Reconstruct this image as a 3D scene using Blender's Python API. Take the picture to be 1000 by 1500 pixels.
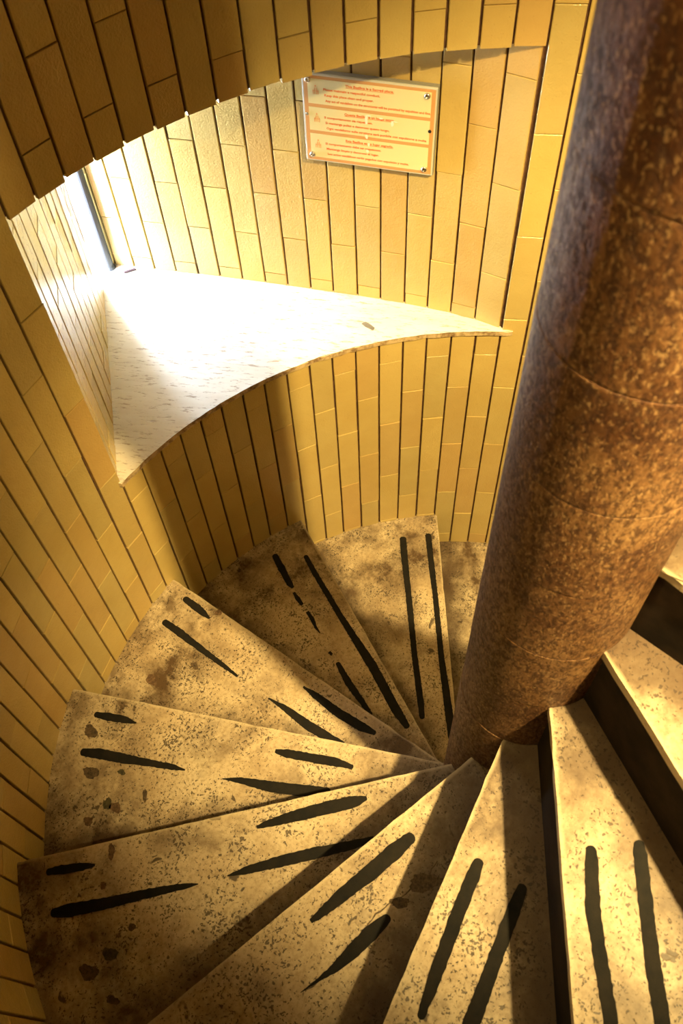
import bpy, bmesh, math, random
from mathutils import Vector, Matrix
for o in list(bpy.data.objects):
    bpy.data.objects.remove(o, do_unlink=True)
scene = bpy.context.scene
C = scene.collection
PI = math.pi

# ------------------------------------------------------------------ camera
CAM_POS = Vector((0.6521, 0.0, 2.5686))
cam_data = bpy.data.cameras.new('camera')
cam = bpy.data.objects.new('camera', cam_data)
C.objects.link(cam)
cr = Vector((-0.41271187, 0.91010532, -0.03711083))
cu = Vector((-0.77229228, -0.32803361, 0.54402077))
cf = Vector((-0.4829426, -0.25318423, -0.83825067))
cam.matrix_world = Matrix(((cr.x, cu.x, -cf.x, CAM_POS.x), (cr.y, cu.y, -cf.y, CAM_POS.y),
                           (cr.z, cu.z, -cf.z, CAM_POS.z), (0, 0, 0, 1)))
cam_data.sensor_fit = 'VERTICAL'
cam_data.sensor_height = 36.0
cam_data.sensor_width = 24.0
cam_data.lens = 1289.02 / 1500 * 36
cam_data.clip_start = 0.02
scene.camera = cam
cam_data.dof.use_dof = True
cam_data.dof.focus_distance = 2.3
cam_data.dof.aperture_fstop = 8.0

# ------------------------------------------------------------------ light and exposure
scene.view_settings.view_transform = 'Standard'
scene.view_settings.look = 'None'
scene.view_settings.gamma = 1.0
scene.view_settings.use_curve_mapping = False
scene.view_settings.exposure = 0.03

SKY_STRENGTH = 140.0
LAMP_POS = (0.43, 0.875, 3.35)
LAMP_WATTS = 900.0
LOW_FILL_POS = (0.42, 0.86, 2.15)
LOW_FILL_WATTS = 30.0
SIDE_FILL_POS = (0.80, -0.42, 3.0)
SIDE_FILL_WATTS = 60.0
LAMP_COLOR = (1.0, 0.715, 0.27)
LAMP_AIM = (-0.72, -0.24, 0.35)

world = bpy.data.worlds.new('world')
scene.world = world
world.use_nodes = True
bg = world.node_tree.nodes['Background']
bg.inputs['Color'].default_value = (0.72, 0.85, 1.0, 1)
bg.inputs['Strength'].default_value = SKY_STRENGTH

def area(name, loc, direction, sx, sy, watts, color, portal=False):
    l = bpy.data.lights.new(name, 'AREA'); l.shape = 'RECTANGLE'; l.size = sx; l.size_y = sy
    l.energy = watts; l.color = color
    if portal: l.cycles.is_portal = True
    o = bpy.data.objects.new(name, l); C.objects.link(o)
    o.location = loc
    o.rotation_euler = Vector(direction).to_track_quat('-Z', 'Z').to_euler()
    return o
# sampling aid only: tells the renderer where the sky gets in (the slit window)
area('window_portal', (-0.775, -1.475, 1.27), (0.425, 0.905, 0), 0.22, 0.86, 1, (1, 1, 1), portal=True)

# ------------------------------------------------------------------ measured layout
H = 0.18                       # rise of a step
RC = 0.1105                    # column radius
RW, WX, WY = 1.0284, -0.026, -0.0072
S0, DS = -2.2328, -0.0624      # azimuth of tile joint i = S0 + DS*i
ZS, ZL = 0.8905, 1.6354        # top of the sill, underside of the lintel
ZTOP = 5.10
ZBOT = -0.95
NOSE = {0: (-2.6954, .013), 1: (-2.2522, .0205), 2: (-1.7784, -.0086), 3: (-1.3585, -.0034), 4: (-0.9336, .0063),
        5: (-0.4878, .0061), 6: (-0.0472, .0019), 7: (0.3727, .0068), 8: (0.8119, .0069)}
def nose(k):
    return NOSE.get(k, (-2.6759 + 0.4371 * k, 0.004))
def step_at(az):               # step number whose tread lies at this azimuth (nearest turn)
    return math.floor((az + 2.6759) / 0.4371)

JL = [(-0.187, -1.028), (-0.735, -1.420)]                     # left reveal in plan
JR = [(-0.9955, -0.3560), (-1.004, -0.464), (-0.989, -0.611), (-0.966, -0.761), (-0.938, -0.908),
      (-0.911, -1.045), (-0.882, -1.181), (-0.853, -1.300), (-0.820, -1.455)]   # right reveal in plan
# grip strips measured on each step: centreline x, y and width in metres
STRIPS = {
    0 : [[(-0.8086,-0.5374,0.0232),(-0.7484,-0.5079,0.023),(-0.6223,-0.442,0.0201),(-0.4289,-0.343,0.0193),(-0.2908,-0.2677,0.0208),(-0.2524,-0.2481,0.0165)],[(-0.8549,-0.4636,0.021),(-0.7476,-0.4095,0.0205),(-0.6566,-0.3622,0.0179),(-0.462,-0.2667,0.0193),(-0.3138,-0.1881,0.0249),(-0.2294,-0.1434,0.0244)]] ,
    1 : [[(-0.5268,-0.7545,0.0153),(-0.4883,-0.7077,0.0173),(-0.3789,-0.565,0.0189),(-0.2745,-0.4196,0.0283),(-0.1784,-0.3049,0.0274),(-0.1477,-0.2613,0.0194)],[(-0.491,-0.8446,0.0195),(-0.4611,-0.8081,0.0236),(-0.4215,-0.76,0.0192),(-0.4128,-0.744,0.0108)],[(-0.3988,-0.7348,0.0085),(-0.3848,-0.714,0.0149),(-0.3717,-0.6915,0.0106)],[(-0.3567,-0.6682,0.0105),(-0.3398,-0.6441,0.0145),(-0.3182,-0.6203,0.0082),(-0.3069,-0.6015,0.0021)],[(-0.2637,-0.5523,0.0103),(-0.259,-0.5413,0.0082)],[(-0.2389,-0.5124,0.0141),(-0.1989,-0.4618,0.0219),(-0.162,-0.4027,0.0177),(-0.1381,-0.3671,0.0136)]] ,
    2 : [[(-0.1789,-0.9515,0.0179),(-0.1686,-0.9101,0.0236),(-0.1591,-0.8783,0.0175),(-0.1533,-0.8597,0.0058)],[(-0.0928,-0.968,0.0193),(-0.0826,-0.918,0.0229),(-0.0594,-0.8224,0.0169),(-0.0432,-0.7498,0.013),(-0.0322,-0.7062,0.0055)],[(-0.0765,-0.532,0.0055),(-0.0671,-0.4915,0.0184),(-0.0484,-0.4175,0.0254),(-0.0382,-0.345,0.0252),(-0.0369,-0.3119,0.0144)],[(-0.0105,-0.6025,0.0036),(-0.0045,-0.5551,0.0162),(0.0136,-0.4768,0.0267),(0.0218,-0.4144,0.0248),(0.0239,-0.3749,0.0176)]] ,
    3 : [[(0.247,-0.9158,0.0151),(0.2407,-0.8885,0.0202),(0.2305,-0.8483,0.0183),(0.2265,-0.8179,0.0049)],[(0.3375,-0.8933,0.0196),(0.3259,-0.8587,0.0257),(0.3127,-0.8005,0.0239),(0.2983,-0.7435,0.0174),(0.2821,-0.6789,0.0141),(0.2773,-0.6522,0.0031)],[(0.1524,-0.4799,0.0096),(0.1472,-0.4521,0.0208),(0.1317,-0.3886,0.0224),(0.1197,-0.3416,0.0223),(0.1146,-0.3022,0.0127)],[(0.26,-0.5619,0.0016),(0.2474,-0.5257,0.014),(0.2313,-0.4542,0.0262),(0.2111,-0.3856,0.0277),(0.19,-0.3299,0.0215)]] ,
    4 : [[(0.5989,-0.7428,0.0136),(0.5855,-0.7223,0.0189),(0.5643,-0.6872,0.0162),(0.5503,-0.6653,0.0054)],[(0.6577,-0.6891,0.018),(0.6435,-0.6666,0.0259),(0.5979,-0.6007,0.0221),(0.5498,-0.5358,0.0182),(0.5113,-0.4802,0.0117),(0.4969,-0.4573,0.0026)],[(0.3533,-0.4006,0.0069),(0.3353,-0.38,0.0165),(0.3033,-0.3412,0.0235),(0.2588,-0.2846,0.0277),(0.2247,-0.2382,0.0249),(0.2117,-0.2224,0.0111)],[(0.4598,-0.4112,0.0026),(0.4358,-0.3824,0.0157),(0.3931,-0.3277,0.0223),(0.3513,-0.2719,0.0237),(0.3104,-0.2153,0.0184),(0.28,-0.1761,0.0132)]] ,
    5 : [[(0.4852,-0.2024,0.008),(0.4661,-0.1917,0.0161),(0.4252,-0.1709,0.0232),(0.3724,-0.1414,0.0281),(0.3151,-0.1125,0.0296),(0.2864,-0.0975,0.0215)],[(0.5904,-0.1713,0.0011),(0.5571,-0.1491,0.0065),(0.5336,-0.1345,0.0153),(0.4928,-0.1146,0.0244),(0.4565,-0.0985,0.0268),(0.4274,-0.0839,0.0157)]] ,
    6 : [[(0.3177,0.0268,0.0178),(0.3405,0.0258,0.0219),(0.396,0.0234,0.0225),(0.4643,0.0223,0.022),(0.5145,0.0219,0.0187),(0.5511,0.0222,0.0117)],[(0.3254,0.1017,0.0163),(0.3511,0.1001,0.0213),(0.4082,0.0973,0.0219),(0.472,0.0945,0.0234),(0.531,0.0922,0.0248),(0.5964,0.0901,0.0243)]] ,
    7 : [[(0.2778,0.1617,0.0153),(0.2916,0.1665,0.019),(0.3491,0.1846,0.0214),(0.3874,0.2018,0.0184),(0.4309,0.2229,0.0198),(0.4658,0.2395,0.0194),(0.5002,0.2539,0.019)],[(0.2433,0.2215,0.0155),(0.2578,0.227,0.0202),(0.3279,0.2528,0.0204),(0.3892,0.2769,0.0217),(0.4388,0.2993,0.0212),(0.4934,0.3215,0.0222)]] ,
}

# ------------------------------------------------------------------ helpers
def link(o, parent=None):
    C.objects.link(o)
    if parent is not None: o.parent = parent
    return o
def tag(o, label=None, cat=None, group=None, kind=None):
    if label: o['label'] = label
    if cat: o['category'] = cat
    if group: o['group'] = group
    if kind: o['kind'] = kind
    return o
def empty(name, loc=(0, 0, 0), rz=0, parent=None):
    o = bpy.data.objects.new(name, None); o.empty_display_size = .05
    link(o, parent); o.location = loc; o.rotation_euler = (0, 0, rz)
    return o
def obj(name, bm, mat, parent=None, loc=(0, 0, 0), rot=None, smooth=False):
    me = bpy.data.meshes.new(name)
    bmesh.ops.recalc_face_normals(bm, faces=bm.faces)
    bm.to_mesh(me); bm.free()
    if smooth:
        for p in me.polygons: p.use_smooth = True
    if mat: me.materials.append(mat)
    o = bpy.data.objects.new(name, me)
    link(o, parent); o.location = loc
    if rot: o.rotation_euler = rot
    return o
def prism(bm, pts, z0, z1):
    """closed prism over plan points; returns (bottom verts, top verts)"""
    b = [bm.verts.new((x, y, z0)) for x, y in pts]
    t = [bm.verts.new((x, y, z1)) for x, y in pts]
    n = len(pts)
    bm.faces.new(b[::-1]); bm.faces.new(t)
    for i in range(n):
        bm.faces.new((b[i], b[(i + 1) % n], t[(i + 1) % n], t[i]))
    return b, t
def box(bm, x0, x1, y0, y1, z0, z1):
    return prism(bm, [(x0, y0), (x1, y0), (x1, y1), (x0, y1)], z0, z1)
def wp(i, r=0.0):              # plan point of tile joint i on the round wall
    a = S0 + DS * i
    return (WX + (RW + r) * math.cos(a), WY + (RW + r) * math.sin(a))
def wa(a, r=0.0):
    return (WX + (RW + r) * math.cos(a), WY + (RW + r) * math.sin(a))

# ------------------------------------------------------------------ materials
def new_mat(name):
    m = bpy.data.materials.new(name); m.use_nodes = True
    nt = m.node_tree
    return m, nt, nt.nodes['Principled BSDF']
def N(nt, typ, **kw):
    n = nt.nodes.new(typ)
    for k, v in kw.items():
        if k in n.inputs: n.inputs[k].default_value = v
        else: setattr(n, k, v)
    return n
def ramp(nt, src, stops, interp='LINEAR'):
    r = nt.nodes.new('ShaderNodeValToRGB'); r.color_ramp.interpolation = interp
    e = r.color_ramp.elements
    while len(e) < len(stops): e.new(0.5)
    for k, (p, c) in enumerate(stops):
        e[k].position = p; e[k].color = (c[0], c[1], c[2], 1) if not isinstance(c, (int, float)) else (c, c, c, 1)
    nt.links.new(src, r.inputs['Fac'])
    return r.outputs['Color']
def mix(nt, fac, a, b, blend='MIX'):
    n = nt.nodes.new('ShaderNodeMix'); n.data_type = 'RGBA'; n.blend_type = blend
    for sock, v in ((n.inputs['Factor'], fac), (n.inputs['A'], a), (n.inputs['B'], b)):
        pass
    def put(s, v):
        if hasattr(v, 'is_output'): nt.links.new(v, s)
        elif isinstance(v, (int, float)): s.default_value = v
        else: s.default_value = (v[0], v[1], v[2], 1)
    put(n.inputs[0], fac); put(n.inputs[6], a); put(n.inputs[7], b)
    return n.outputs[2]
def math_n(nt, op, a, b=None, clamp=False):
    n = nt.nodes.new('ShaderNodeMath'); n.operation = op; n.use_clamp = clamp
    for i, v in enumerate((a, b)):
        if v is None: continue
        if hasattr(v, 'is_output'): nt.links.new(v, n.inputs[i])
        else: n.inputs[i].default_value = v
    return n.outputs[0]
def position(nt, scale=(1, 1, 1)):
    g = nt.nodes.new('ShaderNodeNewGeometry')
    m = nt.nodes.new('ShaderNodeMapping'); m.inputs['Scale'].default_value = scale
    nt.links.new(g.outputs['Position'], m.inputs['Vector'])
    return m.outputs['Vector']
def noise(nt, vec, scale, detail=4, rough=0.55, distort=0.0):
    n = N(nt, 'ShaderNodeTexNoise', Scale=scale, Detail=detail, Roughness=rough, Distortion=distort)
    nt.links.new(vec, n.inputs['Vector'])
    return n.outputs['Fac']
def bump(nt, h, strength, dist, prev=None):
    b = N(nt, 'ShaderNodeBump', Strength=strength, Distance=dist)
    nt.links.new(h, b.inputs['Height'])
    if prev is not None: nt.links.new(prev, b.inputs['Normal'])
    return b.outputs['Normal']

def tile_material(name, island):
    m, nt, p = new_mat(name)
    if island:
        rnd = nt.nodes.new('ShaderNodeNewGeometry').outputs['Random Per Island']
    else:
        rnd = nt.nodes.new('ShaderNodeObjectInfo').outputs['Random']
    base = ramp(nt, rnd, [(0.0, TILE_A), (0.3, TILE_B), (0.62, TILE_C), (0.85, TILE_D), (1.0, TILE_A)])
    pos = position(nt)
    cl = noise(nt, pos, 9, 3)
    base = mix(nt, ramp(nt, cl, [(0.35, 0.0), (0.7, 0.35)]), base, mix(nt, 1.0, base, (0.82, 0.74, 0.6), 'MULTIPLY'))
    sp = noise(nt, pos, 260, 2)
    base = mix(nt, ramp(nt, sp, [(0.70, 0.0), (0.78, 0.5)]), base, (0.16, 0.08, 0.03))
    nt.links.new(base, p.inputs['Base Color'])
    p.inputs['Roughness'].default_value = 0.15
    p.inputs['Specular IOR Level'].default_value = 0.5
    n1 = bump(nt, noise(nt, pos, 230, 2, 0.5), 0.6, 0.0014)
    n2 = bump(nt, noise(nt, pos, 45, 2, 0.5), 0.25, 0.004, n1)
    nt.links.new(n2, p.inputs['Normal'])
    return m
TILE_A = (0.53, 0.395, 0.145); TILE_B = (0.58, 0.435, 0.160); TILE_C = (0.49, 0.385, 0.155); TILE_D = (0.54, 0.365, 0.135)
MAT_TILE = tile_material('glazed_tile', False)
MAT_TILE_I = tile_material('glazed_tile_far', True)

m, nt, p = new_mat('brown_mortar'); MAT_MORTAR = m
nt.links.new(ramp(nt, noise(nt, position(nt), 60, 4), [(0.3, (0.055, 0.022, 0.012)), (0.75, (0.16, 0.08, 0.04))]), p.inputs['Base Color'])
p.inputs['Roughness'].default_value = 0.95

def stone_material():
    """worn limestone of the treads: pits, blotches, darker dirt toward the wall end and the foot of the column"""
    m, nt, p = new_mat('worn_stone')
    pos = position(nt)
    a = noise(nt, pos, 7, 5, 0.6)
    base = ramp(nt, a, [(0.28, (0.38, 0.28, 0.165)), (0.45, (0.52, 0.41, 0.265)), (0.62, (0.60, 0.495, 0.335)), (0.8, (0.54, 0.45, 0.32))])
    g = noise(nt, pos, 120, 3, 0.7)
    base = mix(nt, ramp(nt, g, [(0.46, 0.0), (0.68, 0.6)]), base, (0.27, 0.19, 0.10))
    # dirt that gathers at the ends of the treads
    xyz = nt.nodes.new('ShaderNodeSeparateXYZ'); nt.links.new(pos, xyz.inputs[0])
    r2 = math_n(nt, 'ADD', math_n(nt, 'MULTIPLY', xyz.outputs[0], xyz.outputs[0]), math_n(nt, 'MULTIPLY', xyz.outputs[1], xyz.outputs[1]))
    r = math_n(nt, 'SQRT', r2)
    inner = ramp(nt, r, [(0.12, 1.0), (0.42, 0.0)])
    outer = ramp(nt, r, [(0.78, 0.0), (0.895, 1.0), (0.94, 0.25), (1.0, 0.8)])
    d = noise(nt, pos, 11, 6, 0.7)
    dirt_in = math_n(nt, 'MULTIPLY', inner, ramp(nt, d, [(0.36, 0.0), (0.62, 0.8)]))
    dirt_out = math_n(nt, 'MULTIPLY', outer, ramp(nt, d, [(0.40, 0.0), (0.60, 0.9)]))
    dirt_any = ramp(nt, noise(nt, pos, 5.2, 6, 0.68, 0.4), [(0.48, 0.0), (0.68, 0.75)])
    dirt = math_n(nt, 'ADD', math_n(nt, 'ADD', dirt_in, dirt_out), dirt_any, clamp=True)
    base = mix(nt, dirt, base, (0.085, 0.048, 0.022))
    uvn = nt.nodes.new('ShaderNodeUVMap'); uvn.uv_map = 'wear_shade'
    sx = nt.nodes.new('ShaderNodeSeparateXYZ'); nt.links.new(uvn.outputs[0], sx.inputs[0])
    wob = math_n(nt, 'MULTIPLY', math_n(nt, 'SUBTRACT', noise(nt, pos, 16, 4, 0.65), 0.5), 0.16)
    rear_dirt_shade = ramp(nt, math_n(nt, 'ADD', sx.outputs[0], wob), [(0.0, 0.92), (0.035, 0.75), (0.10, 0.0)])  # band at the riser foot: gathered dirt plus painted contact shade
    base = mix(nt, rear_dirt_shade, base, (0.070, 0.040, 0.020))
    edge = ramp(nt, math_n(nt, 'ADD', sx.outputs[1], math_n(nt, 'MULTIPLY', wob, 0.06)), [(0.0030, 0.55), (0.0052, 0.0)])
    # pits, clustered
    v = nt.nodes.new('ShaderNodeTexVoronoi'); v.inputs['Scale'].default_value = 120; v.inputs['Randomness'].default_value = 1
    w = nt.nodes.new('ShaderNodeVectorMath'); w.operation = 'ADD'
    nz = N(nt, 'ShaderNodeTexNoise', Scale=70.0, Detail=2.0); nt.links.new(pos, nz.inputs['Vector'])
    sc = nt.nodes.new('ShaderNodeVectorMath'); sc.operation = 'SCALE'; sc.inputs['Scale'].default_value = 0.028
    nt.links.new(nz.outputs['Color'], sc.inputs[0]); nt.links.new(pos, w.inputs[0]); nt.links.new(sc.outputs[0], w.inputs[1])
    nt.links.new(w.outputs[0], v.inputs['Vector'])
    cluster = noise(nt, pos, 14, 3)
    thr = ramp(nt, cluster, [(0.35, 0.06), (0.68, 0.42)])
    pit = math_n(nt, 'LESS_THAN', v.outputs['Distance'], thr)
    pit2 = math_n(nt, 'MULTIPLY', ramp(nt, math_n(nt, 'ADD', noise(nt, pos, 150, 4, 0.7), math_n(nt, 'MULTIPLY', math_n(nt, 'SUBTRACT', noise(nt, pos, 9, 4, 0.6), 0.5), 0.35)), [(0.60, 0.0), (0.63, 0.92)]), 1.0)
    big = ramp(nt, noise(nt, pos, 19, 3, 0.6, 0.6), [(0.675, 0.0), (0.70, 0.85)])
    pits = math_n(nt, 'MAXIMUM', math_n(nt, 'MAXIMUM', math_n(nt, 'MULTIPLY', pit, 0.8), pit2), big)
    base = mix(nt, pits, base, (0.034, 0.019, 0.010))
    base = mix(nt, edge, base, (0.62, 0.52, 0.34))
    nt.links.new(base, p.inputs['Base Color'])
    p.inputs['Roughness'].default_value = 0.5
    hgt = math_n(nt, 'SUBTRACT', math_n(nt, 'MULTIPLY', g, 0.4), pits)
    nt.links.new(bump(nt, hgt, 0.5, 0.0015), p.inputs['Normal'])
    return m
MAT_STONE = stone_material()

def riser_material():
    m, nt, p = new_mat('shade_black_riser_stone')
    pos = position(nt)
    nt.links.new(ramp(nt, noise(nt, pos, 12, 5, 0.65), [(0.35, (0.010, 0.007, 0.005)), (0.7, (0.032, 0.021, 0.013))]), p.inputs['Base Color'])  # near-black base colour puts the shade of the unlit risers into the stone
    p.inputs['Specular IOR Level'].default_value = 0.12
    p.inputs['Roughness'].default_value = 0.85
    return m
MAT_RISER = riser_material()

def column_material():
    m, nt, p = new_mat('brown_pitted_column_stone')
    pos = position(nt)
    ps = position(nt, (1, 1, 0.55))
    a = noise(nt, pos, 6, 5, 0.6)
    base = ramp(nt, a, [(0.3, (0.070, 0.027, 0.011)), (0.48, (0.135, 0.064, 0.026)), (0.66, (0.22, 0.120, 0.050))])
    s = noise(nt, ps, 140, 5, 0.75, 0.3)
    base = mix(nt, ramp(nt, s, [(0.47, 0.0), (0.55, 0.8)]), base, (0.040, 0.015, 0.007))
    t = noise(nt, ps, 260, 2, 0.6)
    base = mix(nt, ramp(nt, t, [(0.56, 0.0), (0.64, 0.65)]), base, (0.34, 0.215, 0.10))
    b = noise(nt, pos, 42, 4, 0.7, 0.6)
    base = mix(nt, ramp(nt, b, [(0.60, 0.0), (0.66, 0.75)]), base, (0.045, 0.017, 0.009))
    big = noise(nt, ps, 9, 5, 0.65, 0.4)
    base = mix(nt, ramp(nt, big, [(0.38, 0.75), (0.58, 0.0)]), base, mix(nt, 1.0, base, (0.42, 0.30, 0.24), 'MULTIPLY'))
    nt.links.new(base, p.inputs['Base Color'])
    nt.links.new(ramp(nt, s, [(0.4, 0.45), (0.65, 0.7)]), p.inputs['Roughness'])
    p.inputs['Specular IOR Level'].default_value = 0.3
    h = math_n(nt, 'SUBTRACT', 1.0, s)
    n1 = bump(nt, h, 0.8, 0.0025)
    n2 = bump(nt, math_n(nt, 'SUBTRACT', 1.0, b), 0.4, 0.004, n1)
    nt.links.new(n2, p.inputs['Normal'])
    return m
MAT_COLUMN = column_material()

def sill_material():
    m, nt, p = new_mat('pale_travertine')
    tc = nt.nodes.new('ShaderNodeNewGeometry')
    m0 = nt.nodes.new('ShaderNodeMapping'); m0.inputs['Rotation'].default_value = (0, 0, -1.85)
    mp = nt.nodes.new('ShaderNodeMapping'); mp.inputs['Scale'].default_value = (1, 5, 1)
    nt.links.new(tc.outputs['Position'], m0.inputs['Vector']); nt.links.new(m0.outputs[0], mp.inputs['Vector'])
    v = mp.outputs['Vector']
    base = ramp(nt, noise(nt, v, 5, 5, 0.6), [(0.3, (0.68, 0.62, 0.52)), (0.7, (0.80, 0.76, 0.68))])
    s = noise(nt, v, 26, 5, 0.75, 0.2)
    k = ramp(nt, s, [(0.55, 0.0), (0.62, 0.85)])
    base = mix(nt, k, base, (0.36, 0.27, 0.19))
    nt.links.new(base, p.inputs['Base Color'])
    p.inputs['Roughness'].default_value = 0.42
    nt.links.new(bump(nt, math_n(nt, 'SUBTRACT', 1.0, k), 0.4, 0.001), p.inputs['Normal'])
    return m
MAT_SILL = sill_material()
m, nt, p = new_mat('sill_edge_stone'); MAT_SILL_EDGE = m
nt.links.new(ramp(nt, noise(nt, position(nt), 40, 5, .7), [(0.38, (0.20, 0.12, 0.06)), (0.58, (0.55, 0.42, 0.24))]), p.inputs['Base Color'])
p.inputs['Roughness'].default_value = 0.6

def plain(name, col, rough=0.5, metal=0.0, vary=0.0, trans=0.0, ior=1.45):
    m, nt, p = new_mat(name)
    if vary:
        c2 = tuple(c * (1 - vary) for c in col)
        nt.links.new(ramp(nt, noise(nt, position(nt), 60, 4), [(0.3, c2), (0.7, col)]), p.inputs['Base Color'])
    else:
        p.inputs['Base Color'].default_value = (*col, 1)
    p.inputs['Roughness'].default_value = rough; p.inputs['Metallic'].default_value = metal
    p.inputs['Transmission Weight'].default_value = trans; p.inputs['IOR'].default_value = ior
    return m
def strip_material():
    m, nt, p = new_mat('black_grip_strip')
    pos = position(nt)
    base = ramp(nt, noise(nt, pos, 30, 5, 0.7), [(0.35, (0.004, 0.004, 0.0035)), (0.75, (0.016, 0.012, 0.008))])
    nt.links.new(base, p.inputs['Base Color'])
    p.inputs['Roughness'].default_value = 0.8; p.inputs['Specular IOR Level'].default_value = 0.25
    nt.links.new(bump(nt, noise(nt, pos, 500, 2), 0.4, 0.001), p.inputs['Normal'])
    return m
MAT_STRIP = strip_material()
MAT_METAL = plain('brushed_chrome', (0.75, 0.74, 0.70), 0.25, 1.0)
MAT_FRAME = plain('grey_painted_metal', (0.055, 0.06, 0.07), 0.75, 0.0, 0.1)
MAT_REVEAL = plain('outside_stone', (0.42, 0.38, 0.32), 0.85, 0.0, 0.2)
MAT_PLASTER = plain('rough_plaster', (0.34, 0.26, 0.15), 0.9, 0.0, 0.2)
MAT_ORANGE = plain('sign_orange', (0.62, 0.33, 0.13), 0.35)
MAT_YELLOW = plain('sign_yellow', (0.74, 0.68, 0.38), 0.35)
MAT_RED = plain('sign_red_ink', (0.72, 0.11, 0.03), 0.4)
MAT_PALE_RED = plain('sign_pale_red_ink', (0.78, 0.36, 0.16), 0.4)
MAT_EDGE = plain('clear_plastic_edge', (0.60, 0.60, 0.54), 0.2, 0.0)
MAT_BACK = plain('sign_grey_back', (0.25, 0.24, 0.20), 0.5)
MAT_TAPE = plain('white_tape_rest', (0.85, 0.83, 0.72), 0.5)
MAT_BLACK = plain('black_hole', (0.01, 0.01, 0.01), 0.6)
MAT_PAPER = plain('grey_scrap', (0.20, 0.18, 0.14), 0.7, 0, 0.3)
MAT_STICK = plain('dark_stick', (0.05, 0.025, 0.03), 0.7)

# ------------------------------------------------------------------ tiles
def unit_tile():
    """1 wide, 1 high, 9 mm deep glazed tile with bevelled front edges; front faces +y at y=0; 18 triangles"""
    bm = bmesh.new()
    bx, bz, by = 0.022, 0.0055, 0.0013
    f = [bm.verts.new(c) for c in ((-.5 + bx, 0, bz), (.5 - bx, 0, bz), (.5 - bx, 0, 1 - bz), (-.5 + bx, 0, 1 - bz))]
    e = [bm.verts.new(c) for c in ((-.5, -by, 0), (.5, -by, 0), (.5, -by, 1), (-.5, -by, 1))]
    b = [bm.verts.new(c) for c in ((-.5, -.009, 0), (.5, -.009, 0), (.5, -.009, 1), (-.5, -.009, 1))]
    bm.faces.new(f)
    for i in range(4):
        j = (i + 1) % 4
        bm.faces.new((f[i], f[j], e[j], e[i])); bm.faces.new((e[i], e[j], b[j], b[i]))
    bmesh.ops.recalc_face_normals(bm, faces=bm.faces)
    # open shell: make sure the front faces +y
    bm.faces.ensure_lookup_table()
    if bm.faces[0].normal.y < 0: bmesh.ops.reverse_faces(bm, faces=bm.faces)
    me = bpy.data.meshes.new('tile'); bm.to_mesh(me); bm.free(); me.materials.append(MAT_TILE)
    return me
TILE_MESH = unit_tile()
rt = random.Random(7)
GAP = 0.0048
def tile_matrix(A, B, z0, z1, jitter=1.0):
    A = Vector(A); B = Vector(B); d = B - A; L = d.length
    ang = math.atan2(d.y, d.x)
    n = Vector((-d.y, d.x)) / L
    off = rt.uniform(-.0007, .0007) * jitter
    mid = (A + B) / 2 + n * off
    gap = GAP + rt.uniform(-.0011, .0014)
    M = Matrix.Translation((mid.x, mid.y, z0 + .0006)) @ Matrix.Rotation(ang + rt.uniform(-.012, .012) * jitter, 4, 'Z') \
        @ Matrix.Rotation(rt.uniform(-.003, .003) * jitter, 4, 'X') @ Matrix.Diagonal((L - gap, 1, z1 - z0 - .0014 - rt.uniform(0, .0006), 1))
    return M
def add_tile(parent, A, B, z0, z1):
    if z1 - z0 < .006: return
    o = bpy.data.objects.new('tile', TILE_MESH); C.objects.link(o)
    o.parent = parent
    o.matrix_local = tile_matrix(A, B, z0, z1)
    return o
def tile_column(parent, A, B, zlo, zhi, phase, pitch, sink=None):
    """stack of tiles between zlo and zhi with joints at phase + n*pitch"""
    n = math.ceil((zlo - phase) / pitch - 1e-6)
    z = zlo
    while z < zhi - 1e-4:
        zn = phase + n * pitch
        if zn <= z + 1e-4: n += 1; continue
        z1 = min(zn, zhi)
        if sink is None: add_tile(parent, A, B, z, z1)
        else: sink.append(tile_matrix(A, B, z, z1))
        z = z1; n += 1

# ------------------------------------------------------------------ round wall
NA, NB = -8, 9                       # the niche opens between joints -8 and 9
NCOL = 101
step_full = 2 * PI / abs(DS)         # joints per turn (100.7)
def col_range(i):
    az = S0 + DS * (i + .5)
    return az
wall = empty('wall_outer'); tag(wall, kind='structure')
def floor_z(i):
    az = S0 + DS * (i + .5)
    while az > 3.5: az -= 2 * PI
    return step_at(az) * H
bm = bmesh.new()
def wall_seg(a0, a1, z0, z1, th=.12):
    prism(bm, [wa(a0, .0072), wa(a1, .0072), wa(a1, th), wa(a0, th)], z0, z1)
I0 = -78                             # first column; 101 columns close the ring
for i in range(I0, I0 + NCOL):
    a0 = S0 + DS * i; a1 = S0 + DS * (i + 1)
    if i == I0 + NCOL - 1: a1 = S0 + DS * I0 - 2 * PI
    if NA <= i < NB:
        wall_seg(a0, a1, ZBOT, ZS - .02); wall_seg(a0, a1, ZL + .004, ZTOP)
    else:
        wall_seg(a0, a1, ZBOT, ZTOP)
bmesh.ops.remove_doubles(bm, verts=bm.verts, dist=1e-5)
obj('backing', bm, MAT_MORTAR, wall)

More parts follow.
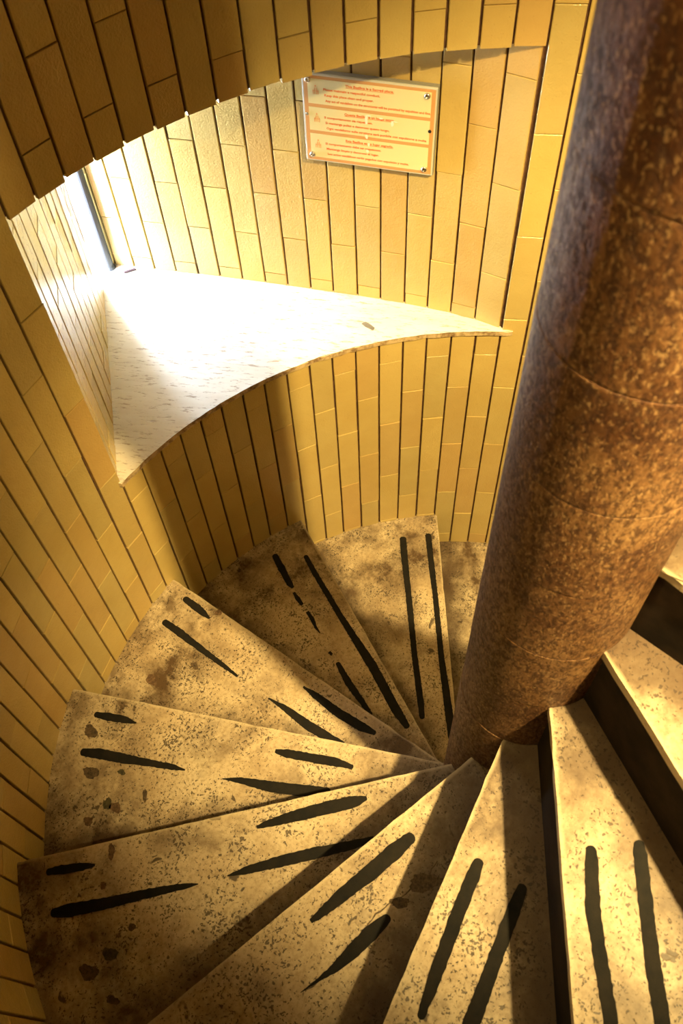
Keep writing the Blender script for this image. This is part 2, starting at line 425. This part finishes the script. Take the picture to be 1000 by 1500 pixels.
NEAR = range(-27, 12)
far = []
for i in range(I0, I0 + NCOL):
    A = wp(i + 1); B = wp(i)
    if i == I0 + NCOL - 1: A = wp(I0 - 2 * PI / DS * -1) if False else wa(S0 + DS * I0 - 2 * PI)
    ph = .797 if i % 2 == 0 else .666
    az = S0 + DS * (i + .5)
    kk = step_at(az) if i >= -30 or True else 0
    if i < -42: lo = -.3 + max(0, step_at(az)) * H - .0
    zfl = max(-.9, step_at(az) * H - .19)
    if i in NEAR:
        if NA <= i < NB:
            tile_column(wall, A, B, zfl, ZS - .017, ph, .2625)
            rag = rt.uniform(-.003, .003)
            tile_column(wall, A, B, ZL + rag, 2.1, ph, .2625)
        else:
            tile_column(wall, A, B, zfl, 2.1, ph, .2625)
        tile_column(None, A, B, 2.1, ZTOP, ph, .2625, far)
        tile_column(None, A, B, ZBOT, zfl, ph, .2625, far)
    else:
        tile_column(None, A, B, ZBOT, ZTOP, ph, .2625, far)
# the tiles beyond the ones in view, joined
vs, fs = [], []
src_v = [v.co.copy() for v in TILE_MESH.vertices]; src_f = [tuple(p.vertices) for p in TILE_MESH.polygons]
for M in far:
    b = len(vs)
    vs += [tuple(M @ v) for v in src_v]; fs += [tuple(b + q for q in f) for f in src_f]
me = bpy.data.meshes.new('upper_tiles'); me.from_pydata(vs, [], fs); me.materials.append(MAT_TILE_I)
o = bpy.data.objects.new('upper_tiles', me); link(o, wall); o['kind'] = 'stuff'

# ------------------------------------------------------------------ floor and ceiling of the shaft
def disc(z0, z1, r=.11):
    bm = bmesh.new(); prism(bm, [wa(2 * PI * k / 64, r) for k in range(64)], z0, z1); return bm
tag(obj('floor', disc(ZBOT - .05, ZBOT), MAT_REVEAL), kind='structure')
tag(obj('ceiling', disc(ZTOP, ZTOP + .08), MAT_PLASTER), kind='structure')

# ------------------------------------------------------------------ niche: two tiled reveals, soffit
def along(poly, s):
    """point at arc parameter measured along the straight chord direction of the polyline"""
    P = [Vector(q) for q in poly]; u = (Vector((-0.833, -1.374)) - Vector((-1.019, -0.346))).normalized() if poly is JR else (P[-1] - P[0]).normalized()
    t = [(q - P[0]).dot(u) for q in P]
    for k in range(len(P) - 1):
        if s <= t[k + 1] or k == len(P) - 2:
            f = (s - t[k]) / (t[k + 1] - t[k]); return P[k].lerp(P[k + 1], f)
right = empty('wall_right'); tag(right, kind='structure')
left = empty('wall_left'); tag(left, kind='structure')
bm = bmesh.new()
inner = [Vector(q) for q in JR]
offs = []
for k, q in enumerate(inner):
    d = (inner[min(k + 1, len(inner) - 1)] - inner[max(k - 1, 0)]).normalized(); n = Vector((-d.y, d.x))
    offs.append((q - n * .0072, q - n * .10))
poly = [a for a, b in offs] + [b for a, b in offs][::-1]
prism(bm, [(q.x, q.y) for q in poly], ZS - .03, ZTOP * .42 + .1)
obj('backing', bm, MAT_MORTAR, right)
edges_r = [.008, .076, .142, .205, .269, .334, .3985, .4645, .5285, .5935, .6575, .7225, .7875, .851, .914, .977, 1.038, 1.095, 1.127]
for j in range(len(edges_r) - 1):
    A = along(JR, edges_r[j]); B = along(JR, edges_r[j + 1])
    ph = 1.310 if j % 2 == 0 else 1.184
    tile_column(right, A, B, ZS, ZL + .03, ph, .2555)
bm = bmesh.new()
a, b = Vector(JL[0]), Vector(JL[1]); u = (b - a).normalized(); n = Vector((-u.y, u.x))     # points away from the opening
s_in = [a + n * .0072 - u * .0, b + n * .0072, b + n * .10, a + n * .14 + u * .02]
prism(bm, [(q.x, q.y) for q in s_in], ZS - .03, ZTOP * .42 + .1)
obj('backing', bm, MAT_MORTAR, left)
edges_l = [.0, .047, .110, .174, .239, .303, .368, .433, .498, .562, .622, .668]
for j in range(len(edges_l) - 1):
    A = a + u * edges_l[j + 1]; B = a + u * edges_l[j]
    ph = 1.340 if j % 2 == 0 else 1.466
    tile_column(left, A, B, ZS, ZL + .03, ph, .2555)
# soffit slab above the niche
bm = bmesh.new()
sof = [wa(S0 + DS * i, .01) for i in range(NA, NB + 1)][::-1]     # from right end (joint 9) to left end (joint -8)
pts = sof + [(-0.20, -1.16), (-0.74, -1.56), (-0.90, -1.56)] + [(-.93, -1.3), (-1.02, -1.0), (-1.06, -.6), (-1.09, -.35)]
prism(bm, pts, ZL + .012, ZL + .06)
obj('soffit', bm, MAT_PLASTER, left)

# ------------------------------------------------------------------ window: sill, post, added outer fin
win = empty('window_1', (-0.78, -1.44, ZS)); tag(win, kind='structure')
def world_child(name, bm, mat, parent, smooth=False):
    o = obj(name, bm, mat, parent, smooth=smooth); o.matrix_parent_inverse = Matrix.Translation(parent.location).inverted(); return o
bm = bmesh.new()
rs = random.Random(3)
a_left = math.atan2(-1.028 - WY, -0.187 - WX); a_right = math.atan2(-0.335 - WY, -1.02 - WX)
NS = 70
front = []
for k in range(NS + 1):
    t = k / NS; aa = a_left + (a_right - a_left) * t
    r = -.0065 + rs.uniform(-.0012, .0006) - (0.003 if rs.random() < .06 else 0)*-1
    front.append(wa(aa, r))
back = [(-1.06, -.34), (-1.05, -.46), (-1.03, -.61), (-1.0, -.76), (-.975, -.91), (-.95, -1.05), (-.92, -1.18), (-.89, -1.3),
        (-.86, -1.50), (-.72, -1.50), (-.70, -1.435), (-.17, -1.06)]
b, t = prism(bm, front + back, ZS - .016, ZS)
top_edges = [e for e in bm.edges if e.verts[0] in t[:NS + 1] and e.verts[1] in t[:NS + 1]]
bmesh.ops.bevel(bm, geom=top_edges, offset=.0022, segments=2, affect='EDGES')
sl = world_child('sill', bm, MAT_SILL, win)
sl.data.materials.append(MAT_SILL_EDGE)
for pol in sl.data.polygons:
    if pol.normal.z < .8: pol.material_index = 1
sl['label'] = 'pale travertine window sill with a curved chipped front edge'
bm = bmesh.new()
bmesh.ops.create_cone(bm, cap_ends=True, segments=16, radius1=.0135, radius2=.0135, depth=ZL - ZS + .02, matrix=Matrix.Translation((-.806, -1.4475, (ZL + ZS) / 2)))
world_child('post', bm, MAT_FRAME, win, smooth=False)['label'] = 'grey vertical metal window post'
bm = bmesh.new()
bmesh.ops.create_cone(bm, cap_ends=True, segments=16, radius1=.019, radius2=.012, depth=.012, matrix=Matrix.Translation((-.806, -1.4475, ZS + .006)))
world_child('post_foot', bm, MAT_FRAME, win)
bm = bmesh.new()
prism(bm, [(-.828, -1.462), (-.86, -1.462), (-1.13, -1.82), (-1.06, -1.87)], ZS - .02, ZL + .05)  # unseen fin added to cut the skylight along the sill's left strip
world_child('added_sky_fin', bm, MAT_REVEAL, win)
bm = bmesh.new()
prism(bm, [(-.86, -1.49), (-.72, -1.49), (-.76, -1.54), (-.90, -1.56)], ZS - .03, ZS - .012)
world_child('outer_ledge', bm, MAT_REVEAL, win)

# ------------------------------------------------------------------ column
column = empty('stone_column', (0, 0, ZBOT))
tag(column, 'thick brown pitted stone column the winding steps turn around', 'column')
k = -5
rc_ = random.Random(5)
while k * H < ZTOP - .01:
    z0 = max(ZBOT, k * H); z1 = min(ZTOP, (k + 1) * H)
    bm = bmesh.new()
    seg = 72; rb = .0008
    rr = RC + rc_.uniform(-.0006, .0006)
    prof = [(rr - .006, z0 + .0005), (rr - rb, z0 + .0005), (rr - rb * .5, z0 + rb * .2), (rr, z0 + rb), (rr, z0 + .004), (rr, (z0 + z1) / 2), (rr, z1 - .004), (rr, z1 - rb), (rr - rb * .35, z1 - rb * .35), (rr - rb, z1 - .0005), (rr - .006, z1 - .0005)]
    rings = [[bm.verts.new((r * math.cos(2 * PI * j / seg), r * math.sin(2 * PI * j / seg), z - ZBOT)) for j in range(seg)] for r, z in prof]
    for q in range(len(rings) - 1):
        for j in range(seg):
            bm.faces.new((rings[q][j], rings[q][(j + 1) % seg], rings[q + 1][(j + 1) % seg], rings[q + 1][j]))
    bm.faces.new(rings[0][::-1]); bm.faces.new(rings[-1])
    obj('drum', bm, MAT_COLUMN, column, smooth=True)
    k += 1

# ------------------------------------------------------------------ steps
def nose_pt(k, s, shift=0.0):
    """point on the nosing line of step k, s metres out from the column; shift moves it toward the step's own tread"""
    a, off = nose(k)
    off += shift
    return (s * math.cos(a) - off * math.sin(a), s * math.sin(a) + off * math.cos(a))
def hit_wall(k, r, shift=0.0):
    a, off = nose(k); off += shift
    px, py = -off * math.sin(a) - WX, off * math.cos(a) - WY
    dx, dy = math.cos(a), math.sin(a)
    bq = px * dx + py * dy; cq = px * px + py * py - r * r
    return -bq + math.sqrt(bq * bq - cq)
SLAB = .018
LABELS = {
 -3: 'stone step lowest of the flight behind the column', -2: 'stone step second lowest behind the column',
 -1: 'small sliver of pitted stone step beside the column, lowest in view',
 0: 'stone step with two long unbroken black grip strips, below the lit wall',
 1: 'dim stone step with one long black grip strip and one broken into dashes',
 2: 'stone step with four short tapering strips, its corner against the shaded wall below the sill',
 3: 'stone step with dark round stains near the wall and four short black strips',
 4: 'stone step reaching farthest left, brown chip at its front edge',
 5: 'stone step at bottom left with two thick smudged strips and a crack',
 6: 'narrow-looking stone step with two parallel dark strips, front edge running to bottom middle',
 7: 'stone step at bottom right with two thick black strips, brightest at the bottom edge',
 8: 'stone step without strips at the right edge, dark riser below its chipped front',
 9: 'highest stone step in view, only its front corner beside the column',
 
}
def tread_mesh(k):
    bm = bmesh.new()
    rin = .095
    s_out = hit_wall(k, RW + .004)
    fr = [nose_pt(k, rin), nose_pt(k, s_out)]
    a0 = math.atan2(fr[1][1] - WY, fr[1][0] - WX)
    sh = .03
    so2 = hit_wall(k + 1, RW + .004, sh)
    p2 = nose_pt(k + 1, so2, sh)
    a1 = math.atan2(p2[1] - WY, p2[0] - WX)
    if a1 < a0: a1 += 2 * PI
    arc = [wa(a0 + (a1 - a0) * j / 10, .004) for j in range(1, 11)]
    inn = nose_pt(k + 1, rin, sh)
    b0 = math.atan2(fr[0][1], fr[0][0]); b1 = math.atan2(inn[1], inn[0])
    if b1 < b0: b1 += 2 * PI
    iarc = [(.095 * math.cos(b1 + (b0 - b1) * j / 4), .095 * math.sin(b1 + (b0 - b1) * j / 4)) for j in range(0, 4)]
    # split the front edge so it can be worn uneven
    nf = 40; r_ = random.Random(k + 50)
    front = []
    an, _ = nose(k)
    for j in range(nf + 1):
        s = rin + (s_out - rin) * j / nf
        w = r_.uniform(0, .0012) + (.0022 if r_.random() < .08 else 0)
        front.append(nose_pt(k, s, w))
    b, t = prism(bm, front + arc + iarc, k * H - SLAB, k * H)
    te = [e for e in bm.edges if e.verts[0] in t[:nf + 1] and e.verts[1] in t[:nf + 1]]
    bmesh.ops.bevel(bm, geom=te, offset=.0035, segments=3, affect='EDGES')
    # uv: u = distance to the next riser, v = distance from the own front edge (metres), read by the stone material for riser-foot dirt and painted shade, and the worn edge
    uv = bm.loops.layers.uv.new('wear_shade')
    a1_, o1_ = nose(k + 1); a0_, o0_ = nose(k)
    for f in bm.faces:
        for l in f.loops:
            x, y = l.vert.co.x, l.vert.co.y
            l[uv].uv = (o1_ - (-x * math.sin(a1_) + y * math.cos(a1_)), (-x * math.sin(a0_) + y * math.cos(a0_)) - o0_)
    return bm
def riser_mesh(k):
    bm = bmesh.new(); back = .009
    s_out = hit_wall(k, RW + .004, back)
    q = [nose_pt(k, .09, back), nose_pt(k, s_out, back), nose_pt(k, s_out, back + .05), nose_pt(k, .09, back + .05)]
    prism(bm, q, (k - 1) * H + .0002, k * H - SLAB)
    return bm
def strip_mesh(pts, z, seed):
    """flat grip strip 1.4 mm high with a frayed outline"""
    r_ = random.Random(seed)
    P = [Vector((x, y)) for x, y, w in pts]; Wd = [w for x, y, w in pts]
    L = [0]
    for i in range(1, len(P)): L.append(L[-1] + (P[i] - P[i - 1]).length)
    n = max(5, int(L[-1] / .006))
    def samp(s):
        for i in range(len(P) - 1):
            if s <= L[i + 1] + 1e-9:
                f = (s - L[i]) / max(1e-9, L[i + 1] - L[i]); return P[i].lerp(P[i + 1], f), Wd[i] * (1 - f) + Wd[i + 1] * f, (P[i + 1] - P[i]).normalized()
        return P[-1], Wd[-1], (P[-1] - P[-2]).normalized()
    lft, rgt = [], []
    for q in range(n + 1):
        c, w, d = samp(L[-1] * q / n)
        nn = Vector((-d.y, d.x)); fr = min(.0012, w * .12)
        lft.append(c + nn * (w / 2 + r_.uniform(-fr, fr * .4))); rgt.append(c - nn * (w / 2 + r_.uniform(-fr, fr * .4)))
    def cap(i, sgn):
        c, w, d = samp(L[-1] if sgn > 0 else 0); out = []
        if w < .011: return out
        nn = Vector((-d.y, d.x))
        for q in range(1, 6):
            th = PI * q / 6
            out.append(c + nn * (math.cos(th) * w / 2 * sgn) + d * (math.sin(th) * w / 2 * sgn) * .9)
        return out
    end = cap(0, 1); start = cap(0, -1)
    outline = lft + end + rgt[::-1] + start
    bm = bmesh.new()
    prism(bm, [(q.x, q.y) for q in outline], z - .0006, z + .0014)
    return bm

# dark stains and chips seen on single treads: step, centre x, y, two half axes, tone
STAINS = [(3, 0.2889, -0.906, (-0.006, 0.0136), (0.0141, 0.0093), 'd'), (3, 0.372, -0.8515, (-0.0065, 0.0147), (0.0134, 0.0088), 'd'), (3, 0.4162, -0.7778, (-0.0038, 0.0087), (0.0117, 0.0075), 'g'), (3, 0.4164, -0.7555, (-0.0057, 0.0129), (0.0091, 0.0058), 'b'), (3, 0.4674, -0.7962, (-0.0051, 0.0114), (0.0076, 0.005), 'b'), (3, 0.3653, -0.7082, (-0.0026, 0.0058), (0.0106, 0.0065), 'd'), (4, 0.5762, -0.6291, (-0.0028, 0.0062), (0.0054, 0.0035), 'b'), (4, 0.6753, -0.5496, (-0.0054, 0.012), (0.0109, 0.007), 'g'), (4, 0.7185, -0.5694, (-0.0064, 0.0143), (0.0135, 0.0089), 'd'), (4, 0.5145, -0.6492, (-0.0028, 0.0064), (0.0123, 0.0079), 'b'), (4, 0.6174, -0.5365, (-0.0033, 0.0073), (0.0052, 0.0032), 'd'), (2, 0.0692, -0.9147, (-0.0059, 0.0136), (0.0134, 0.0081), 'b'), (5, 0.3452, -0.0439, (-0.0127, 0.0286), (0.0126, 0.0049), 'd'), (5, 0.3939, -0.0734, (-0.0078, 0.0174), (0.0072, 0.0029), 'd'), (4, 0.7383, -0.5033, (-0.0047, 0.0105), (0.0066, 0.0042), 'd'), (2, -0.18, -0.846, (-0.0038, 0.0088), (0.0093, 0.0051), 'b'), (3, 0.3415, -0.7861, (-0.0039, 0.0088), (0.0054, 0.0034), 'g'), (2, -0.0133, -0.8284, (-0.0045, 0.0102), (0.0086, 0.0049), 'd')]
CRACK = [(0.5862, -0.167), (0.5598, -0.1478), (0.5138, -0.1308), (0.4686, -0.1125), (0.4292, -0.1038), (0.3967, -0.0852), (0.368, -0.0646), (0.3357, -0.045), (0.3037, -0.0379)]
def stain_material(name, c1, c2):
    m, nt, p = new_mat(name)
    nt.links.new(ramp(nt, noise(nt, position(nt), 160, 4, 0.7), [(0.35, c1), (0.62, c2)]), p.inputs['Base Color'])
    p.inputs['Roughness'].default_value = 0.75
    return m
TONES = {'d': stain_material('soot_stain', (0.03, 0.019, 0.011), (0.13, 0.085, 0.045)),
         'g': stain_material('greenish_stain', (0.02, 0.017, 0.009), (0.085, 0.07, 0.03)),
         'b': stain_material('brown_chip', (0.06, 0.03, 0.016), (0.17, 0.10, 0.05))}
STEPGROUP = 'winding stone steps of the staircase'
for k in range(-3, 10):
    a, _ = nose(k); am = (a + nose(k + 1)[0]) / 2
    base = Vector((.55 * math.cos(am), .55 * math.sin(am), k * H - H))
    st = empty('stone_step', base)
    tag(st, LABELS[k], 'step', STEPGROUP)
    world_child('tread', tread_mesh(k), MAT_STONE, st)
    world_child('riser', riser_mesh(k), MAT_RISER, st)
    for q, s in enumerate(STRIPS.get(k, [])):
        world_child('grip_strip', strip_mesh(s, k * H, k * 10 + q), MAT_STRIP, st)
    rn = random.Random(k + 900)
    for (ks, x, y, A_, B_, tone) in STAINS:
        if ks != k: continue
        bm = bmesh.new(); pr = []
        ph = rn.uniform(0, 6)
        for j in range(26):
            th = 2 * PI * j / 26
            w = 1 + .16 * math.sin(2 * th + ph) + .12 * math.sin(3 * th + 2 * ph) + rn.uniform(-.13, .13)
            pr.append((x + (A_[0] * math.cos(th) + B_[0] * math.sin(th)) * w, y + (A_[1] * math.cos(th) + B_[1] * math.sin(th)) * w))
        prism(bm, pr, k * H - .0004, k * H + .00035)
        world_child('stain', bm, TONES[tone], st)
    if k == 5:
        bm = bmesh.new(); up, dn = [], []
        for j in range(len(CRACK) * 4 - 3):
            a_, f_ = divmod(j, 4); p0 = Vector(CRACK[a_]); p1 = Vector(CRACK[min(a_ + 1, len(CRACK) - 1)])
            c = p0.lerp(p1, f_ / 4) + Vector((rn.uniform(-.002, .002), rn.uniform(-.002, .002))); w = rn.uniform(.0005, .0016)
            up.append((c.x + w * .3, c.y + w)); dn.append((c.x - w * .3, c.y - w))
        prism(bm, up + dn[::-1], k * H - .0004, k * H + .0003)
        world_child('crack', bm, TONES['d'], st)

# ------------------------------------------------------------------ notice sign on the right reveal
sign = empty('notice_sign')
u = (Vector((-0.833, -1.374)) - Vector((-1.019, -0.346))).normalized()
nrm = Vector((-u.y, u.x))
ctr = Vector((-1.019, -0.346)) + u * .370
X = Vector((-u.x, -u.y, 0)); Z = Vector((nrm.x, nrm.y, 0)); Y = Vector((0, 0, 1))
sign.matrix_world = Matrix.Translation((ctr.x, ctr.y, 1.413)) @ Matrix(((X.x, Y.x, Z.x, 0), (X.y, Y.y, Z.y, 0), (X.z, Y.z, Z.z, 0), (0, 0, 0, 1))) @ Matrix.Rotation(-.012, 4, 'Z')
tag(sign, 'orange and pale yellow visitor notice under clear plastic, screwed to the tiled reveal', 'sign')
SW, SH = .297, .212
bm = bmesh.new(); box(bm, -SW / 2, SW / 2, -SH / 2, SH / 2, -.015, -.006)
o = obj('backing_panel', bm, MAT_BACK, sign)
bm = bmesh.new(); box(bm, -SW / 2 + .002, SW / 2 - .002, -SH / 2 + .002, SH / 2 - .002, -.006, .0)
bmesh.ops.bevel(bm, geom=bm.edges[:], offset=.0008, segments=1, affect='EDGES')
obj('plastic_cover', bm, MAT_EDGE, sign)['label'] = 'clear plastic plate with pale edges'
bm = bmesh.new(); box(bm, -SW / 2 + .006, SW / 2 - .005, -SH / 2 + .005, SH / 2 - .005, 0, .0004)
obj('orange_print', bm, MAT_ORANGE, sign)
PX0, PX1 = -SW / 2 + .0145, SW / 2 - .0135
rows = [(SH / 2 - .0115, SH / 2 - .0685), (SH / 2 - .0765, SH / 2 - .1325), (SH / 2 - .1405, -SH / 2 + .0125)]
for y1, y0 in rows:
    bm = bmesh.new(); box(bm, PX0, PX1, y0, y1, .0004, .0007)
    obj('yellow_field', bm, MAT_YELLOW, sign)
TW = {}
def text(s, x, y, size, mat, align='LEFT', bold=.0, width=None):
    cu_ = bpy.data.curves.new('lettering', 'FONT'); cu_.body = s; cu_.size = size; cu_.align_x = align
    cu_.extrude = .00008; cu_.offset = bold; cu_.resolution_u = 2
    cu_.materials.append(mat)
    tmp = bpy.data.objects.new('tmp', cu_); C.objects.link(tmp)
    me_ = bpy.data.meshes.new_from_object(tmp.evaluated_get(bpy.context.evaluated_depsgraph_get())); bpy.data.objects.remove(tmp)
    me_.materials.clear(); me_.materials.append(mat)
    o = bpy.data.objects.new('lettering', me_); link(o, sign); o.location = (x, y, .0008)
    xs_ = [v.co.x for v in me_.vertices]; w0 = max(xs_) - min(xs_)
    if width: o.scale = (width / w0, 1, 1)
    return o
TXT = [('This Basilica is a Sacred place.', ['Please maintain a respectful conduct.', 'Keep this place clean and proper.',
        'Any act of vandalism on the structures will be punished by expulsion and fine.'], MAT_RED),
       ('Questa Basilica \u00e8 un luogo sacro.', ['Il comportamento sia rispettoso.', 'Si mantenga pulito e decoroso questo luogo.',
        'Ogni vandalismo sulle strutture sar\u00e0 punibile con espulsione e multa'], MAT_RED),
       ('Esta Bas\u00edlica es un lugar sagrado.', ['El comportamiento debe ser respetuoso.', 'Mantenga limpio y decoroso el lugar.',
        'Los actos vand\u00e1licos ser\u00e1n pagados con expulsi\u00f3n y multa.'], MAT_RED)]
WID = {TXT[0][0]: (.105, .124, .108, .231), TXT[1][0]: (.111, .108, .144, .225), TXT[2][0]: (.108, .128, .121, .188)}
for (y1, y0), (ti, ls, mt) in zip(rows, TXT):
    TW[ti] = WID[ti][0]; text(ti, .002, y1 - .0115, .0078, mt, 'CENTER', .00018, WID[ti][0])
    bm = bmesh.new(); wl = .0022 * len(ti)
    box(bm, .002 - TW[ti] / 2, .002 + TW[ti] / 2, y1 - .0135, y1 - .0129, .0007, .0009)
    obj('underline', bm, mt, sign)
    xs = (PX0 + .0345, PX0 + .0365, PX0 + .0385)
    for q, l in enumerate(ls):
        text(l, xs[q], y1 - .0245 - q * .0128, .0074, mt, 'LEFT', .00016, WID[ti][q + 1])
# small red emblem of clustered spires, one per field
for y1, y0 in rows:
    bm = bmesh.new(); cx = PX0 + .0175; cy = y1 - .022
    for dx, hh in ((-.0055, .011), (-.002, .0165), (.002, .0165), (.0055, .011)):
        b0 = cy - .013
        pr = [(cx + dx - .0007, b0), (cx + dx + .0007, b0), (cx + dx + .0010, b0 + hh * .72), (cx + dx, b0 + hh), (cx + dx - .0010, b0 + hh * .72)]
        prism(bm, pr, .0007, .0009)
    prism(bm, [(cx - .0068, cy - .006), (cx + .0068, cy - .006), (cx + .0058, cy - .0048), (cx - .0058, cy - .0048)], .0007, .0009)
    prism(bm, [(cx - .002, cy + .006), (cx, cy + .0035), (cx + .002, cy + .006), (cx, cy + .0085)], .0007, .0009)
    obj('emblem', bm, MAT_PALE_RED, sign)
def cap_screw(x, y, r, hgt):
    bm = bmesh.new()
    prof = [(r, 0), (r, hgt * .45), (r * .82, hgt * .85), (r * .5, hgt), (r * .42, hgt * .7), (0.0001, hgt * .65)]
    rings = [[bm.verts.new((x + q * math.cos(2 * PI * j / 20), y + q * math.sin(2 * PI * j / 20), .0009 + z)) for j in range(20)] for q, z in prof]
    for a_ in range(len(rings) - 1):
        for j in range(20): bm.faces.new((rings[a_][j], rings[a_][(j + 1) % 20], rings[a_ + 1][(j + 1) % 20], rings[a_ + 1][j]))
    bm.faces.new(rings[-1])
    return obj('screw', bm, MAT_METAL, sign, smooth=True)
for x, y in ((-SW / 2 + .016, SH / 2 - .014), (SW / 2 - .022, SH / 2 - .019), (SW / 2 - .020, -SH / 2 + .018), (-SW / 2 + .018, -SH / 2 + .019)):
    cap_screw(x, y, .0068, .005)
cap_screw(-SW / 2 + .0105, .012, .0036, .002)
bm = bmesh.new(); bmesh.ops.create_cone(bm, cap_ends=True, segments=20, radius1=.0038, radius2=.0038, depth=.0008, matrix=Matrix.Translation((SW / 2 - .013, .006, .0012)))
obj('screw_hole', bm, MAT_BLACK, sign)['label'] = 'empty black screw hole'
rs = random.Random(11)
for x, y, w, h in ((-.005, .014, .007, .026), (-.001, .025, .016, .004), (.053, .013, .006, .016), (.058, .018, .014, .003), (-.004, -.026, .008, .012), (.001, -.045, .006, .010), (.028, .022, .010, .004), (-.002, -.062, .007, .009)):
    bm = bmesh.new(); n_ = 9
    pr = [(x + w / 2 * math.cos(2 * PI * j / n_) * rs.uniform(.7, 1.15), y + h / 2 * math.sin(2 * PI * j / n_) * rs.uniform(.75, 1.1)) for j in range(n_)]
    prism(bm, pr, .0008, .0013)
    obj('tape_remnant', bm, MAT_TAPE, sign)

# ------------------------------------------------------------------ bits lying on the sill
bm = bmesh.new()
prism(bm, [(-.017, -.0035), (.018, -.003), (.016, .0035), (-.018, .003)], 0, .006)
bmesh.ops.bevel(bm, geom=bm.edges[:], offset=.001, segments=1, affect='EDGES')
o = obj('stick', bm, MAT_STICK, None, (-.815, -1.384, ZS), (0, 0, 2.4)); tag(o, 'short dark stick lying on the white sill near the window slit', 'stick')
bm = bmesh.new()
b, t = prism(bm, [(-.020, -.006), (-.004, -.008), (.019, -.004), (.017, .005), (.002, .007), (-.016, .006)], 0, .0014)
o = obj('paper_scrap', bm, MAT_PAPER, None, (-.874, -.682, ZS), (0, 0, 1.25)); tag(o, 'small grey paper scrap on the sill close to its curved edge', 'scrap')

# ------------------------------------------------------------------ lamps outside the frame: one high above the ascending steps, two added fills
def unseen_wall_lamp(pos, aim, watts, cone, soft, label):
    lamp = empty('unseen_wall_lamp', pos)
    tag(lamp, label, 'lamp')
    lz = math.atan2(pos[1] - WY, pos[0] - WX); lamp.rotation_euler = (0, 0, lz)
    gap = RW - math.hypot(pos[0] - WX, pos[1] - WY)
    rot = Matrix.Rotation(PI / 2, 4, 'Y')
    bm = bmesh.new(); bmesh.ops.create_cone(bm, cap_ends=True, segments=24, radius1=.045, radius2=.045, depth=.012, matrix=Matrix.Translation((gap - .006, 0, .06)) @ rot)
    obj('base', bm, MAT_FRAME, lamp)
    bm = bmesh.new(); bmesh.ops.create_cone(bm, cap_ends=True, segments=16, radius1=.009, radius2=.009, depth=gap + .01, matrix=Matrix.Translation(((gap - .01) / 2, 0, .06)) @ rot)
    obj('arm', bm, MAT_FRAME, lamp)
    ld = bpy.data.lights.new('bulb_light', 'SPOT'); ld.spot_size = math.radians(cone); ld.spot_blend = .75
    ld.energy = watts; ld.color = LAMP_COLOR; ld.shadow_soft_size = soft
    lo = bpy.data.objects.new('bulb_light', ld); link(lo, lamp)
    lo.rotation_euler = (Matrix.Rotation(-lz, 3, 'Z') @ (Vector(aim) - Vector(pos))).to_track_quat('-Z', 'Y').to_euler()
unseen_wall_lamp(LAMP_POS, LAMP_AIM, LAMP_WATTS, 50, .034, 'small grey spot lamp fixed highest on the tiled wall above the ascending steps')
unseen_wall_lamp(LOW_FILL_POS, (-.75, -.7, 1.75), LOW_FILL_WATTS, 80, .03, 'added fill spot lamp, unseen, lower on the tiled wall beside the ascending steps')  # added fill for the niche, sign and tile glints, no known source
unseen_wall_lamp(SIDE_FILL_POS, (0, 0, 2.0), SIDE_FILL_WATTS, 70, .06, 'added fill spot lamp, unseen, on the tiled wall left of the viewpoint, turned to the column')  # added fill that brightens the dark side of the column
